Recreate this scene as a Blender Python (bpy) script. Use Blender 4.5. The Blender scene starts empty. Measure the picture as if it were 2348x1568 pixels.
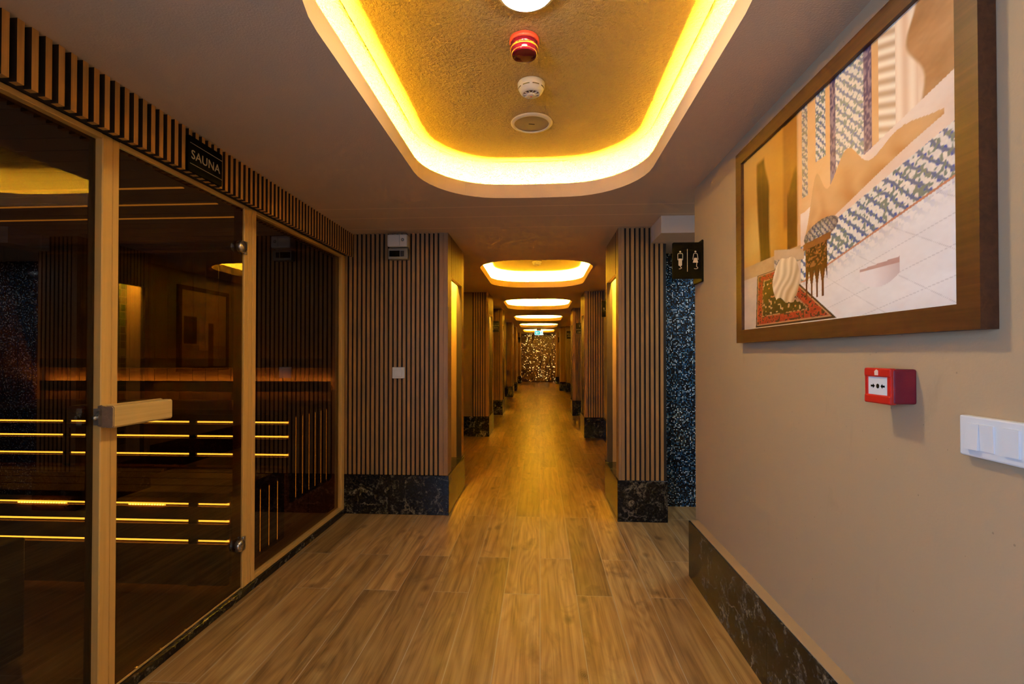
import bpy, bmesh, math, random
from mathutils import Vector, Matrix
from mathutils.geometry import tessellate_polygon
random.seed(7)
S = bpy.context.scene
COL = S.collection
# ------------------------------------------------------------------ camera
cam = bpy.data.cameras.new('camera')
camo = bpy.data.objects.new('camera', cam); COL.objects.link(camo)
cam.sensor_width = 36.0
cam.lens = 36.0*1105/2348
cam.shift_y = 0.0074142
cam.clip_start = 0.02
camo.location = (0, 0, 1.3)
camo.rotation_euler = (math.radians(90.6), 0, math.atan(64/1105))
S.camera = camo
# ------------------------------------------------------------------ view, world, daylight
S.view_settings.view_transform = 'Standard'
S.view_settings.look = 'None'
S.view_settings.gamma = 1
S.view_settings.use_curve_mapping = False
S.view_settings.exposure = 0.78
S.cycles.max_bounces = 6; S.cycles.glossy_bounces = 3; S.cycles.diffuse_bounces = 4
S.cycles.caustics_reflective = False; S.cycles.caustics_refractive = False; S.cycles.light_sampling_threshold = .03
S.cycles.use_adaptive_sampling = True; S.cycles.adaptive_threshold = 0.05
W = bpy.data.worlds.new('world'); S.world = W; W.use_nodes = True
W.node_tree.nodes['Background'].inputs[0].default_value = (.45, .6, 1, 1)
W.node_tree.nodes['Background'].inputs[1].default_value = .25
def area(name, loc, rot, sx, sy, power, color):
    l = bpy.data.lights.new(name, 'AREA'); l.shape = 'RECTANGLE'; l.size = sx; l.size_y = sy
    l.energy = power; l.color = color
    o = bpy.data.objects.new(name, l); COL.objects.link(o); o.location = loc; o.rotation_euler = rot
    return o
# bluish daylight fill at an added, unseen window behind the camera, and the washroom's own ceiling panel
area('daylight_fill_lamp', (-1.68, -1.6, 1.45), (math.radians(90), 0, math.radians(-75)), 1.4, 1.4, 80, (.40, .60, 1))
area('washroom_lamp', (1.75, 3.55, 2.14), (0, 0, 0), .5, .5, 7, (.72, .86, 1))
LED_COL = (1, .69, .03)
LED_STR = 29000
LAMP_STR = 115
NICHE_STR = 800
# ------------------------------------------------------------------ helpers
PI = math.pi
def box(bm, x0, x1, y0, y1, z0, z1, mi=0):
    x0, x1 = min(x0, x1), max(x0, x1); y0, y1 = min(y0, y1), max(y0, y1); z0, z1 = min(z0, z1), max(z0, z1)
    v = [bm.verts.new(p) for p in ((x0,y0,z0),(x1,y0,z0),(x1,y1,z0),(x0,y1,z0),(x0,y0,z1),(x1,y0,z1),(x1,y1,z1),(x0,y1,z1))]
    for f in ((0,3,2,1),(4,5,6,7),(0,1,5,4),(1,2,6,5),(2,3,7,6),(3,0,4,7)):
        bm.faces.new([v[i] for i in f]).material_index = mi
def bbox(bm, x0, x1, y0, y1, z0, z1, r=.002, seg=2, mi=0):
    """a box with rounded edges"""
    t = bmesh.new(); box(t, x0, x1, y0, y1, z0, z1, mi)
    bmesh.ops.bevel(t, geom=t.edges[:], offset=r, segments=seg, affect='EDGES', profile=.5)
    for f in t.faces: f.material_index = mi
    merge(bm, t)
def merge(bm, t):
    m = bpy.data.meshes.new('tmp'); t.to_mesh(m); t.free(); bm.from_mesh(m); bpy.data.meshes.remove(m)
def lathe(bm, prof, M=Matrix(), n=40, mi=0, smooth=True):
    """prof: (radius, height) pairs turned about local z"""
    rings = []
    for r, h in prof:
        if r < 1e-6: rings.append([bm.verts.new(M @ Vector((0, 0, h)))])
        else: rings.append([bm.verts.new(M @ Vector((r*math.cos(2*PI*i/n), r*math.sin(2*PI*i/n), h))) for i in range(n)])
    for a, b in zip(rings, rings[1:]):
        for i in range(n):
            j = (i+1) % n
            if len(a) == 1: q = [a[0], b[i], b[j]]
            elif len(b) == 1: q = [a[i], a[j], b[0]]
            else: q = [a[i], a[j], b[j], b[i]]
            f = bm.faces.new(q); f.material_index = mi; f.smooth = smooth
def prism(bm, pts, f0, f1, mi=0):
    """pts: outline; f0, f1: functions placing an outline point at each end"""
    a = [bm.verts.new(f0(p)) for p in pts]; b = [bm.verts.new(f1(p)) for p in pts]
    n = len(pts)
    for i in range(n):
        bm.faces.new([a[i], a[(i+1) % n], b[(i+1) % n], b[i]]).material_index = mi
    bm.faces.new(a[::-1]).material_index = mi; bm.faces.new(b).material_index = mi
def obj(name, bm, mats, parent=None, fix=True):
    if fix: bmesh.ops.recalc_face_normals(bm, faces=bm.faces[:])
    m = bpy.data.meshes.new(name); bm.to_mesh(m); bm.free()
    for k in (mats if isinstance(mats, (list, tuple)) else [mats]): m.materials.append(k)
    o = bpy.data.objects.new(name, m); COL.objects.link(o)
    if parent is not None:
        o.parent = parent; o.matrix_parent_inverse = Matrix.Translation(-parent.location) if not parent.parent else Matrix()
    return o
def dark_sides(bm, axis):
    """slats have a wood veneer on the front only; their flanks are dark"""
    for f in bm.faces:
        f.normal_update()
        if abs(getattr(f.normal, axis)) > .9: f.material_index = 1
def sub(name, bm, mats, parent): 
    """a part, or a sub-part of a part (whose mesh is kept in world coordinates)"""
    return obj(name, bm, mats, parent)
def tag(o, label, cat, group=None, kind=None):
    if label: o['label'] = label
    if cat: o['category'] = cat
    if group: o['group'] = group
    if kind: o['kind'] = kind
    return o
def thing(name, loc, label, cat, group=None):
    o = bpy.data.objects.new(name, None); COL.objects.link(o); o.location = loc; o.empty_display_size = .05
    return tag(o, label, cat, group)
def struct(name, bm, mats):
    o = obj(name, bm, mats); o['kind'] = 'structure'; return o
def dup(root, delta, label, group=None):
    r = root.copy(); COL.objects.link(r); r.location = root.location + Vector(delta); r['label'] = label
    if group: r['group'] = group
    for ch in list(root.children):
        c = ch.copy(); COL.objects.link(c); c.parent = r; c.matrix_parent_inverse = ch.matrix_parent_inverse.copy()
        for g in ch.children:
            d = g.copy(); COL.objects.link(d); d.parent = c; d.matrix_parent_inverse = g.matrix_parent_inverse.copy()
    return r
def text_bm(bm, body, size, place, depth=.0015, spacing=1.0, mi=0):
    """lettering as geometry; place maps (x right, y up, z out) to world"""
    c = bpy.data.curves.new('t', 'FONT'); c.body = body; c.size = size; c.align_x = 'CENTER'; c.align_y = 'CENTER'
    c.extrude = depth/2; c.space_character = spacing; c.resolution_u = 4
    o = bpy.data.objects.new('t', c); COL.objects.link(o)
    dg = bpy.context.evaluated_depsgraph_get()
    m = bpy.data.meshes.new_from_object(o.evaluated_get(dg))
    for v in m.vertices: v.co = place(v.co)
    n0 = len(bm.faces); bm.from_mesh(m); bm.faces.ensure_lookup_table()
    for f in bm.faces[n0:]: f.material_index = mi
    bpy.data.objects.remove(o); bpy.data.meshes.remove(m); bpy.data.curves.remove(c)
# ------------------------------------------------------------------ materials
class NT:
    def __init__(s, name):
        s.m = bpy.data.materials.new(name); s.m.use_nodes = True; s.t = s.m.node_tree; s.t.nodes.clear()
        s.out = s.n('ShaderNodeOutputMaterial')
    def n(s, t, **kw):
        k = s.t.nodes.new(t)
        for a, b in kw.items(): setattr(k, a, b)
        return k
    def l(s, a, b): s.t.links.new(a, b)
    def set(s, sock, v):
        if hasattr(v, 'is_output') or isinstance(v, bpy.types.NodeSocket): s.l(v, sock)
        else: sock.default_value = v
    def math(s, op, a, b=None, c=None):
        k = s.n('ShaderNodeMath', operation=op)
        s.set(k.inputs[0], a)
        if b is not None: s.set(k.inputs[1], b)
        if c is not None: s.set(k.inputs[2], c)
        return k.outputs[0]
    def coord(s): return s.n('ShaderNodeTexCoord').outputs['Object']
    def mapping(s, v, scale=(1,1,1), loc=(0,0,0)):
        k = s.n('ShaderNodeMapping'); s.l(v, k.inputs[0]); k.inputs['Scale'].default_value = scale; s.set(k.inputs['Location'], loc); return k.outputs[0]
    def noise(s, v, scale=5, detail=4, rough=.5, dist=0):
        k = s.n('ShaderNodeTexNoise'); s.l(v, k.inputs['Vector']); k.inputs['Scale'].default_value = scale
        k.inputs['Detail'].default_value = detail; k.inputs['Roughness'].default_value = rough; k.inputs['Distortion'].default_value = dist
        return k
    def ramp(s, f, stops, interp='LINEAR'):
        k = s.n('ShaderNodeValToRGB'); s.l(f, k.inputs[0]); cr = k.color_ramp; cr.interpolation = interp
        while len(cr.elements) < len(stops): cr.elements.new(.5)
        for e, (p, c) in zip(cr.elements, stops):
            e.position = p; e.color = tuple(c) + (1,) if len(c) == 3 else c
        return k.outputs[0]
    def mix(s, f, a, b, blend='MIX'):
        k = s.n('ShaderNodeMix', data_type='RGBA', blend_type=blend); s.set(k.inputs[0], f)
        for i, v in ((6, a), (7, b)):
            if isinstance(v, tuple): k.inputs[i].default_value = v + (1,) if len(v) == 3 else v
            else: s.l(v, k.inputs[i])
        return k.outputs[2]
    def bsdf(s, color, rough=.5, metal=0, spec=None, bump=None, bump_s=.2, bump_d=.01, emit=None, emit_s=0, coat=0):
        b = s.n('ShaderNodeBsdfPrincipled')
        if isinstance(color, tuple): b.inputs['Base Color'].default_value = color + (1,)
        else: s.l(color, b.inputs['Base Color'])
        s.set(b.inputs['Roughness'], rough); s.set(b.inputs['Metallic'], metal)
        if spec is not None: b.inputs['Specular IOR Level'].default_value = spec
        if coat: b.inputs['Coat Weight'].default_value = coat; b.inputs['Coat Roughness'].default_value = .08
        if bump is not None:
            k = s.n('ShaderNodeBump'); k.inputs['Strength'].default_value = bump_s; k.inputs['Distance'].default_value = bump_d
            s.l(bump, k.inputs['Height']); s.l(k.outputs[0], b.inputs['Normal'])
        if emit is not None:
            if isinstance(emit, tuple): b.inputs['Emission Color'].default_value = emit + (1,)
            else: s.l(emit, b.inputs['Emission Color'])
            s.set(b.inputs['Emission Strength'], emit_s)
        s.l(b.outputs[0], s.out.inputs[0]); return s.m
def plain(name, c, rough=.5, metal=0, spec=None, emit=0, ec=None, coat=0):
    t = NT(name)
    v = t.noise(t.coord(), 30, 2)
    r = t.math('MULTIPLY_ADD', v.outputs[0], .08, rough-.04)
    return t.bsdf(c, r, metal, spec, emit=(ec or c) if emit else None, emit_s=emit, coat=coat)
def glow(name, c, s):
    t = NT(name); e = t.n('ShaderNodeEmission'); e.inputs[0].default_value = c + (1,); e.inputs[1].default_value = s
    t.l(e.outputs[0], t.out.inputs[0]); return t.m
def wood(name, dark, light, axis='z', rough=.45, scale=1.0, contrast=(.3, .72), spec=.4):
    t = NT(name); c = t.coord()
    sc = {'z': (55, 55, 2.2), 'y': (55, 2.2, 55), 'x': (2.2, 55, 55)}[axis]
    g = t.noise(t.mapping(c, tuple(k*scale for k in sc)), 1.0, 6, .6, .6)
    big = t.noise(t.mapping(c, tuple(k*.16*scale for k in sc)), 1.0, 3, .5, .3)
    f = t.math('ADD', t.math('MULTIPLY', g.outputs[0], .65), t.math('MULTIPLY', big.outputs[0], .35))
    col = t.ramp(f, [(contrast[0], dark), (contrast[1], light)])
    return t.bsdf(col, rough, spec=spec, bump=g.outputs[0], bump_s=.12, bump_d=.003)
def floor_mat():
    t = NT('oak_plank_tiles'); c = t.coord()
    sx = t.n('ShaderNodeSeparateXYZ'); t.l(c, sx.inputs[0]); x, y = sx.outputs[0], sx.outputs[1]
    WD, LN = .195, 1.25
    xs = t.math('DIVIDE', t.math('ADD', x, .195*40), WD)
    ix = t.math('FLOOR', xs); fx = t.math('FRACT', xs)
    par = t.math('MODULO', ix, 2.0)                      # strip (40) = [0, .195]: joint at 3.10; odd: 2.63
    off = t.math('MULTIPLY_ADD', par, 3.095-2.63, -3.095+LN*8)
    ys = t.math('DIVIDE', t.math('ADD', y, off), LN)
    iy = t.math('FLOOR', ys); fy = t.math('FRACT', ys)
    cid = t.n('ShaderNodeCombineXYZ'); t.l(ix, cid.inputs[0]); t.l(iy, cid.inputs[1])
    wn = t.n('ShaderNodeTexWhiteNoise', noise_dimensions='2D'); t.l(cid.outputs[0], wn.inputs['Vector'])
    rnd = wn.outputs['Value']; rc = wn.outputs['Color']
    # coordinates of each plank shifted by its own random amount
    sh = t.n('ShaderNodeVectorMath', operation='SCALE'); t.l(rc, sh.inputs[0]); sh.inputs['Scale'].default_value = 40
    v = t.n('ShaderNodeVectorMath', operation='ADD'); t.l(c, v.inputs[0]); t.l(sh.outputs[0], v.inputs[1]); v = v.outputs[0]
    # cathedral rings: distorted distance field stretched along the plank
    warp = t.noise(t.mapping(v, (5.0, .75, 1)), 1.0, 3, .42)
    sv = t.n('ShaderNodeSeparateXYZ'); t.l(v, sv.inputs[0])
    ring = t.math('SINE', t.math('ADD', t.math('MULTIPLY', sv.outputs[0], 60.0), t.math('MULTIPLY', warp.outputs[0], 85.0)))
    ring = t.math('MULTIPLY_ADD', ring, .5, .5)
    fine = t.noise(t.mapping(v, (150, 2.2, 1)), 1.0, 4, .55, .1)
    mid = t.noise(t.mapping(v, (24, 1.1, 1)), 1.0, 4, .5, .45)
    blot = t.noise(t.mapping(v, (7, 3, 1)), 1.0, 4, .6, .6)
    f = t.math('ADD', t.math('MULTIPLY', ring, .085), t.math('MULTIPLY', fine.outputs[0], .36))
    f = t.math('ADD', f, t.math('MULTIPLY', mid.outputs[0], .56))
    col = t.ramp(f, [(.28, (.15, .075, .024)), (.48, (.39, .22, .074)), (.68, (.59, .37, .14))])
    col = t.mix(t.ramp(blot.outputs[0], [(.58, (0, 0, 0)), (.76, (.85, .85, .85))]), col, (.17, .09, .036))
    # knots
    vo = t.n('ShaderNodeTexVoronoi', feature='F1'); vo.inputs['Scale'].default_value = 1.0
    kv = t.noise(t.mapping(v, (14, 7, 1)), 1.0, 3)
    kw = t.n('ShaderNodeVectorMath', operation='MULTIPLY_ADD'); t.l(kv.outputs['Color'], kw.inputs[0]); kw.inputs[1].default_value = (.12, .12, 0)
    t.l(t.mapping(v, (5.2, 3.0, 1)), kw.inputs[2]); t.l(kw.outputs[0], vo.inputs['Vector'])
    kd = vo.outputs['Distance']
    kr = t.math('MULTIPLY_ADD', t.math('SINE', t.math('MULTIPLY', kd, 190.0)), .5, .5)
    near = t.ramp(kd, [(.0, (1, 1, 1)), (.05, (.8, .8, .8)), (.17, (0, 0, 0))])
    kcol = t.mix(kr, (.06, .028, .010), (.20, .11, .045))
    col = t.mix(t.math('MULTIPLY', near, .95), col, kcol)
    tone = t.math('MULTIPLY_ADD', rnd, .5, .75)
    tn = t.n('ShaderNodeVectorMath', operation='SCALE'); t.l(col, tn.inputs[0]); t.l(tone, tn.inputs['Scale'])
    # light grout lines
    ex = t.math('MULTIPLY', t.math('MINIMUM', fx, t.math('SUBTRACT', 1.0, fx)), WD)
    ey = t.math('MULTIPLY', t.math('MINIMUM', fy, t.math('SUBTRACT', 1.0, fy)), LN)
    e = t.math('MINIMUM', ex, ey)
    gl = t.math('LESS_THAN', e, .0017)
    col = t.mix(gl, tn.outputs[0], (.50, .40, .28))
    r = t.math('MULTIPLY_ADD', fine.outputs[0], .10, .25)
    h = t.math('SUBTRACT', t.math('MULTIPLY', f, .5), gl)
    return t.bsdf(col, r, spec=.5, bump=h, bump_s=.07, bump_d=.002)
def marble():
    t = NT('black_marble'); c = t.coord()
    n1 = t.noise(c, 9, 8, .62, 1.2)
    w = t.n('ShaderNodeVectorMath', operation='MULTIPLY_ADD'); t.l(t.noise(c, 5, 5, .6).outputs['Color'], w.inputs[0]); w.inputs[1].default_value = (.35, .35, .35); t.l(c, w.inputs[2])
    vo = t.n('ShaderNodeTexVoronoi', feature='DISTANCE_TO_EDGE'); t.l(w.outputs[0], vo.inputs['Vector']); vo.inputs['Scale'].default_value = 4.2
    vein = t.ramp(vo.outputs[0], [(0, (1, 1, 1)), (.012, (.5, .5, .5)), (.04, (0, 0, 0))])
    patch = t.ramp(n1.outputs[0], [(.52, (0, 0, 0)), (.78, (1, 1, 1))])
    mott = t.noise(c, 60, 6, .7, .5)
    base = t.ramp(mott.outputs[0], [(.38, (.003, .003, .003)), (.58, (.012, .010, .009)), (.74, (.13, .11, .085))])
    col = t.mix(patch, base, t.ramp(mott.outputs[0], [(.42, (.008, .007, .006)), (.64, (.46, .38, .28))]))
    vm = t.math('MULTIPLY', vein, t.ramp(t.noise(c, 3, 3).outputs[0], [(.52, (0, 0, 0)), (.66, (.7, .7, .7))]))
    col = t.mix(vm, col, (.42, .33, .25))
    return t.bsdf(col, .22, spec=.28)
def plaster(name, c, bump_scale, bs, bd, rough=.75, var=.12, light_streaks=None, detail=4):
    t = NT(name); co = t.coord()
    n = t.noise(co, 1.7, 5, .6)
    col = t.mix(n.outputs[0], tuple(k*(1-var) for k in c), tuple(k*(1+var) for k in c))
    if light_streaks:
        sx = t.n('ShaderNodeSeparateXYZ'); t.l(co, sx.inputs[0])
        tot = None
        for y0 in light_streaks:
            d = t.math('ABSOLUTE', t.math('SUBTRACT', sx.outputs[1], y0))
            k = t.math('LESS_THAN', d, .006)
            tot = k if tot is None else t.math('MAXIMUM', tot, k)
        col = t.mix(t.math('MULTIPLY', tot, .8), col, tuple(min(.95, k*1.35) for k in c))
    b = t.noise(co, bump_scale, detail, .6)
    h = t.math('ADD', b.outputs[0], t.math('MULTIPLY', n.outputs[0], 1.5))
    return t.bsdf(col, rough, spec=.3, bump=b.outputs[0], bump_s=bs, bump_d=bd)
def scuffed(name, c):
    """painted wall with little pocks and rub marks"""
    t = NT(name); co = t.coord()
    n = t.noise(co, 1.5, 5, .6)
    col = t.mix(n.outputs[0], tuple(k*.92 for k in c), tuple(k*1.06 for k in c))
    rub = t.noise(t.mapping(co, (6, 9, 3)), 1.0, 7, .72, .6)
    col = t.mix(t.math('MULTIPLY', t.ramp(rub.outputs[0], [(.62, (0, 0, 0)), (.74, (1, 1, 1))]), .25), col, tuple(k*.55 for k in c))
    vo = t.n('ShaderNodeTexVoronoi', feature='F1'); t.l(co, vo.inputs['Vector']); vo.inputs['Scale'].default_value = 22
    pock = t.math('LESS_THAN', vo.outputs['Distance'], t.math('MULTIPLY', t.noise(co, 9, 2).outputs[0], .085))
    col = t.mix(t.math('MULTIPLY', pock, .5), col, tuple(k*.4 for k in c))
    b = t.noise(co, 130, 4, .6)
    return t.bsdf(col, .7, spec=.3, bump=b.outputs[0], bump_s=.12, bump_d=.004)
def tiles(name, plane, size, stops, rough=.15, gap=.1, metal=0, grout=(.02, .02, .02), tall=1.0, bump=.4):
    t = NT(name); co = t.coord()
    s = t.n('ShaderNodeSeparateXYZ'); t.l(co, s.inputs[0])
    a, b = {'xz': (0, 2), 'yz': (1, 2)}[plane]
    u = t.math('DIVIDE', s.outputs[a], size); v = t.math('DIVIDE', s.outputs[b], size*tall)
    iu, iv = t.math('FLOOR', u), t.math('FLOOR', v); fu, fv = t.math('FRACT', u), t.math('FRACT', v)
    k = t.n('ShaderNodeCombineXYZ'); t.l(iu, k.inputs[0]); t.l(iv, k.inputs[1])
    wn = t.n('ShaderNodeTexWhiteNoise', noise_dimensions='2D'); t.l(k.outputs[0], wn.inputs['Vector'])
    col = t.ramp(wn.outputs['Value'], stops, 'CONSTANT')
    e = t.math('MINIMUM', t.math('MINIMUM', fu, t.math('SUBTRACT', 1.0, fu)), t.math('MINIMUM', fv, t.math('SUBTRACT', 1.0, fv)))
    g = t.math('LESS_THAN', e, gap)
    col = t.mix(g, col, grout)
    h = t.math('SUBTRACT', 1.0, g)
    return t.bsdf(col, rough, metal, bump=h, bump_s=bump, bump_d=.001)
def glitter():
    """brown panel with little gold chips, their glints put in as emission"""
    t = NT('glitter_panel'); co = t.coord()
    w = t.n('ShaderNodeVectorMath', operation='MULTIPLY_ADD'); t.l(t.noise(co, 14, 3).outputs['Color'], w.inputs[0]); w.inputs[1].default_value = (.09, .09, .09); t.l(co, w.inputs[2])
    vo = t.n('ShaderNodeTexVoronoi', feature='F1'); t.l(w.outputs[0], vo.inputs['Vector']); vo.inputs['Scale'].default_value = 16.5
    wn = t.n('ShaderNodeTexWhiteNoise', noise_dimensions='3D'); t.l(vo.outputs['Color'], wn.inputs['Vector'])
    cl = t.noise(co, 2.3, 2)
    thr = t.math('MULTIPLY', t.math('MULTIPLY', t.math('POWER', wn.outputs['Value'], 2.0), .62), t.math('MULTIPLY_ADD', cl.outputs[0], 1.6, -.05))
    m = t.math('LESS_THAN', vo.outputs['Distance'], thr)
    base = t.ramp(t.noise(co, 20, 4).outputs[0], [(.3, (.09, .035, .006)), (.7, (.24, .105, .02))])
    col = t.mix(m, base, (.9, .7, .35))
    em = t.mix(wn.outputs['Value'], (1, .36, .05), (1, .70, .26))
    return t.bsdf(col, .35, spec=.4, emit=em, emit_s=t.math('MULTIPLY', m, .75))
def bronze_glass(name, tint, ior=1.62):
    t = NT(name)
    geo = t.n('ShaderNodeNewGeometry'); fr = t.n('ShaderNodeFresnel')
    t.l(t.math('ADD', ior, t.math('MULTIPLY', geo.outputs['Backfacing'], 1/ior-ior)), fr.inputs['IOR'])
    tr = t.n('ShaderNodeBsdfTransparent'); tr.inputs[0].default_value = tint + (1,)
    gl = t.n('ShaderNodeBsdfGlossy'); gl.inputs['Roughness'].default_value = .0; gl.inputs[0].default_value = (1, 1, 1, 1)
    mx = t.n('ShaderNodeMixShader'); t.l(fr.outputs[0], mx.inputs[0]); t.l(tr.outputs[0], mx.inputs[1]); t.l(gl.outputs[0], mx.inputs[2])
    t.l(mx.outputs[0], t.out.inputs[0]); return t.m
def painted(name, attr):
    t = NT(name); a = t.n('ShaderNodeAttribute', attribute_name=attr)
    b = t.noise(t.coord(), 300, 2)
    return t.bsdf(a.outputs['Color'], .38, spec=.35, bump=b.outputs[0], bump_s=.05, bump_d=.001)
M_FLOOR = floor_mat()
M_MARB = marble()
M_CEIL = plaster('ceiling_paint', (.68, .515, .365), 160, .22, .006, .8, .05, light_streaks=(3.22, 3.45, 3.75))  # pale streaks of leaking light painted into the ceiling colour
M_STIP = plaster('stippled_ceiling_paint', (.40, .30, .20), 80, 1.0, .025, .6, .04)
M_WALL = scuffed('taupe_wall_paint', (.43, .305, .18))
M_BROWN = plaster('brown_wall_paint', (.20, .125, .07), 120, .1, .004, .7, .06)
M_SLAT = wood('slat_wood', (.24, .112, .034), (.48, .26, .09), 'z')
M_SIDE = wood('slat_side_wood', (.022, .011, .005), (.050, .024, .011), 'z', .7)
M_FASC = wood('fascia_slat_wood', (.46, .205, .045), (.80, .43, .12), 'z')
M_BACK = wood('dark_backing_wood', (.010, .007, .005), (.022, .014, .009), 'z', .7)
M_TRIM = wood('pale_trim_wood', (.25, .122, .042), (.43, .24, .095), 'z')
M_PINE = wood('pine_post_wood', (.66, .36, .09), (.86, .54, .17), 'z', .4, .7, (.25, .75))
M_PINEY = wood('pine_rail_wood', (.60, .33, .085), (.80, .49, .15), 'y', .4, .7, (.25, .75))
M_HAND = wood('handle_wood', (.58, .36, .11), (.82, .57, .22), 'y', .35, .9, (.3, .7))
M_END = wood('handle_end_grain', (.20, .12, .07), (.33, .21, .13), 'y', .6)
M_SAUN = wood('sauna_plank_wood', (.14, .055, .018), (.27, .12, .04), 'z', .5)
M_SAUNX = wood('sauna_board_wood', (.14, .055, .018), (.27, .12, .04), 'x', .5)
M_FRAME = wood('frame_wood', (.030, .010, .004), (.085, .031, .012), 'y', .45, 1.2)
M_BLACK = plain('black_acrylic', (.002, .002, .002), .5, spec=.03)
M_GOLD = plain('gold_lettering', (.62, .47, .30), .4)
M_WHITE = plain('white_plastic', (.68, .68, .68), .35)
M_CREAM = plain('cream_plastic', (.72, .66, .56), .4)
M_GREY = plain('grey_plastic', (.23, .21, .18), .4)
M_STEEL = plain('brushed_steel', (.62, .57, .50), .28, 1.0)
M_RED = plain('red_plastic', (.52, .02, .012), .3)
M_ORNG = plain('orange_red_plastic', (.75, .09, .05), .4)
M_LENS = plain('dark_red_lens', (.13, .003, .016), .08, spec=.6, coat=.6)
M_REDSHADE = plain('shaded_red_plastic', (.17, .006, .022), .18, spec=.5)  # red plastic darkened: shade of the side put into its colour
M_YEL = plain('yellow_seal', (.85, .42, .03), .5)
M_DARK = plain('dark_slot', (.012, .010, .009), .6)
M_GRILLE = tiles('speaker_grille', 'yz', .004, [(0, (.30, .25, .19)), (.5, (.34, .28, .21))], .5, .2, 0, (.18, .15, .11))
M_LED = glow('amber_led', LED_COL, LED_STR)
M_LED1 = glow('amber_led_front', LED_COL, LED_STR*.125)
M_NICHE = glow('niche_led', (1, .62, .05), NICHE_STR)
M_LAMP = glow('white_lamp', (1, .84, .52), LAMP_STR)
M_SLED = glow('sauna_led', (1, .85, .2), 8.0)
M_SDIM = glow('sauna_led_dim', (1, .72, .14), 3)
M_SDOT = glow('sauna_led_dots', (1, .78, .22), 40)
M_GLASS = bronze_glass('bronze_glass', (.40, .26, .14))
M_MOSA = tiles('blue_mosaic', 'xz', .0105, [(0, (.003, .004, .007)), (.36, (.012, .03, .05)), (.56, (.010, .08, .18)), (.70, (.035, .15, .26)), (.80, (.25, .36, .40)), (.91, (.7, .76, .78))], .12, .13, 0, (.004, .005, .007))
M_NTILE = tiles('green_glass_tiles', 'yz', .055, [(0, (.05, .07, .015)), (.25, (.10, .13, .02)), (.45, (.16, .12, .03)), (.65, (.09, .05, .015)), (.85, (.22, .20, .05))], .12, .05, 0, (.25, .2, .12), 1.3)
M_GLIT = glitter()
H = 2.295
# ------------------------------------------------------------------ setting: floor
bm = bmesh.new(); box(bm, -1.62, 2.45, -3.4, 23.2, -.05, 0)
struct('floor', bm, M_FLOOR)
# ------------------------------------------------------------------ setting: ceiling with the lit recesses
def rrect(x0, x1, y0, y1, r, n=10, bow=.0):
    """a rounded rectangle whose ends bow outwards a little"""
    pts = []
    for cx, cy, a0 in ((x1-r, y1-r, 0), (x0+r, y1-r, 90), (x0+r, y0+r, 180), (x1-r, y0+r, 270)):
        for i in range(n+1):
            a = math.radians(a0+90*i/n); pts.append((cx+r*math.cos(a), cy+r*math.sin(a)))
    xm, hw = (x0+x1)/2, (x1-x0)/2; ym = (y0+y1)/2
    out = []
    for i, (x, y) in enumerate(pts):
        k = bow*(1-((x-xm)/hw)**2)
        out.append((x, y+(k if y > ym else -k)))
    # fine points along the straight ends so that the bow is smooth
    res = []
    for i, p in enumerate(out):
        q = out[(i+1) % len(out)]; res.append(p)
        L = math.dist(p, q)
        if L > .12:
            for j in range(1, 8):
                x = p[0]+(q[0]-p[0])*j/8; y = p[1]+(q[1]-p[1])*j/8
                if abs(q[0]-p[0]) > .1:
                    k = bow*(1-((x-xm)/hw)**2); k0 = bow*(1-((p[0]-xm)/hw)**2)
                    y = p[1]+((k-k0) if y > ym else -(k-k0))
                res.append((x, y))
    return res
COVES = [(-3.1, -1.05), (.965, 3.05), (5.06, 7.14), (8.62, 10.68), (12.2, 14.3), (15.45, 17.75), (19.1, 21.6)]  # first recess is unseen behind the camera, added for its light
CX0, CX1, CR = -.685, .60, .40
bm = bmesh.new()
outer = [(-1.62, -3.4), (2.45, -3.4), (2.45, 23.2), (-1.62, 23.2)]
loops = [[Vector((x, y, H)) for x, y in outer]]
holes = []
for y0, y1 in COVES:
    bow = .07
    holes.append((y0, y1, lambda o, y0=y0, y1=y1, bow=bow: rrect(CX0-o, CX1+o, y0+bow-o, y1-bow+o, CR+o*.6, bow=bow)))
    loops.append([Vector((x, y, H)) for x, y in holes[-1][2](0)])
flat = [p for l in loops for p in l]
vs = [bm.verts.new(p) for p in flat]
for tri in tessellate_polygon(loops):
    try: bm.faces.new([vs[i] for i in tri])
    except ValueError: pass
for f in bm.faces:
    f.normal_update()
    if f.normal.z > 0: f.normal_flip()
base = len(loops[0])
LIP, TOP = 2.382, 2.53
ledge_o = .10
for (y0, y1, fn), lp in zip(holes, loops[1:]):
    n = len(lp)
    prof = [(0, LIP, 0), (.018, LIP, 0), (.018, LIP-.022, 0), (ledge_o, LIP-.022, 0), (ledge_o, LIP-.021, 1), (ledge_o, LIP+.06, 1)]
    for k in range(1, 7):
        a = PI/2*k/6; prof.append((ledge_o-.095*(1-math.cos(a)), LIP+.06+(TOP-LIP-.06)*math.sin(a), 1))
    prev = vs[base:base+n]; base += n
    for o, z, mi in prof:
        cur = [bm.verts.new((x, y, z)) for x, y in fn(o)]
        for i in range(n):
            f = bm.faces.new([prev[i], prev[(i+1) % n], cur[(i+1) % n], cur[i]]); f.material_index = mi; f.smooth = mi == 1
        prev = cur
    f = bm.faces.new(prev); f.material_index = 1
    f.normal_update()
    if f.normal.z > 0: f.normal_flip()
ceil = obj('ceiling', bm, [M_CEIL, M_STIP], fix=False); ceil['kind'] = 'structure'
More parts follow.
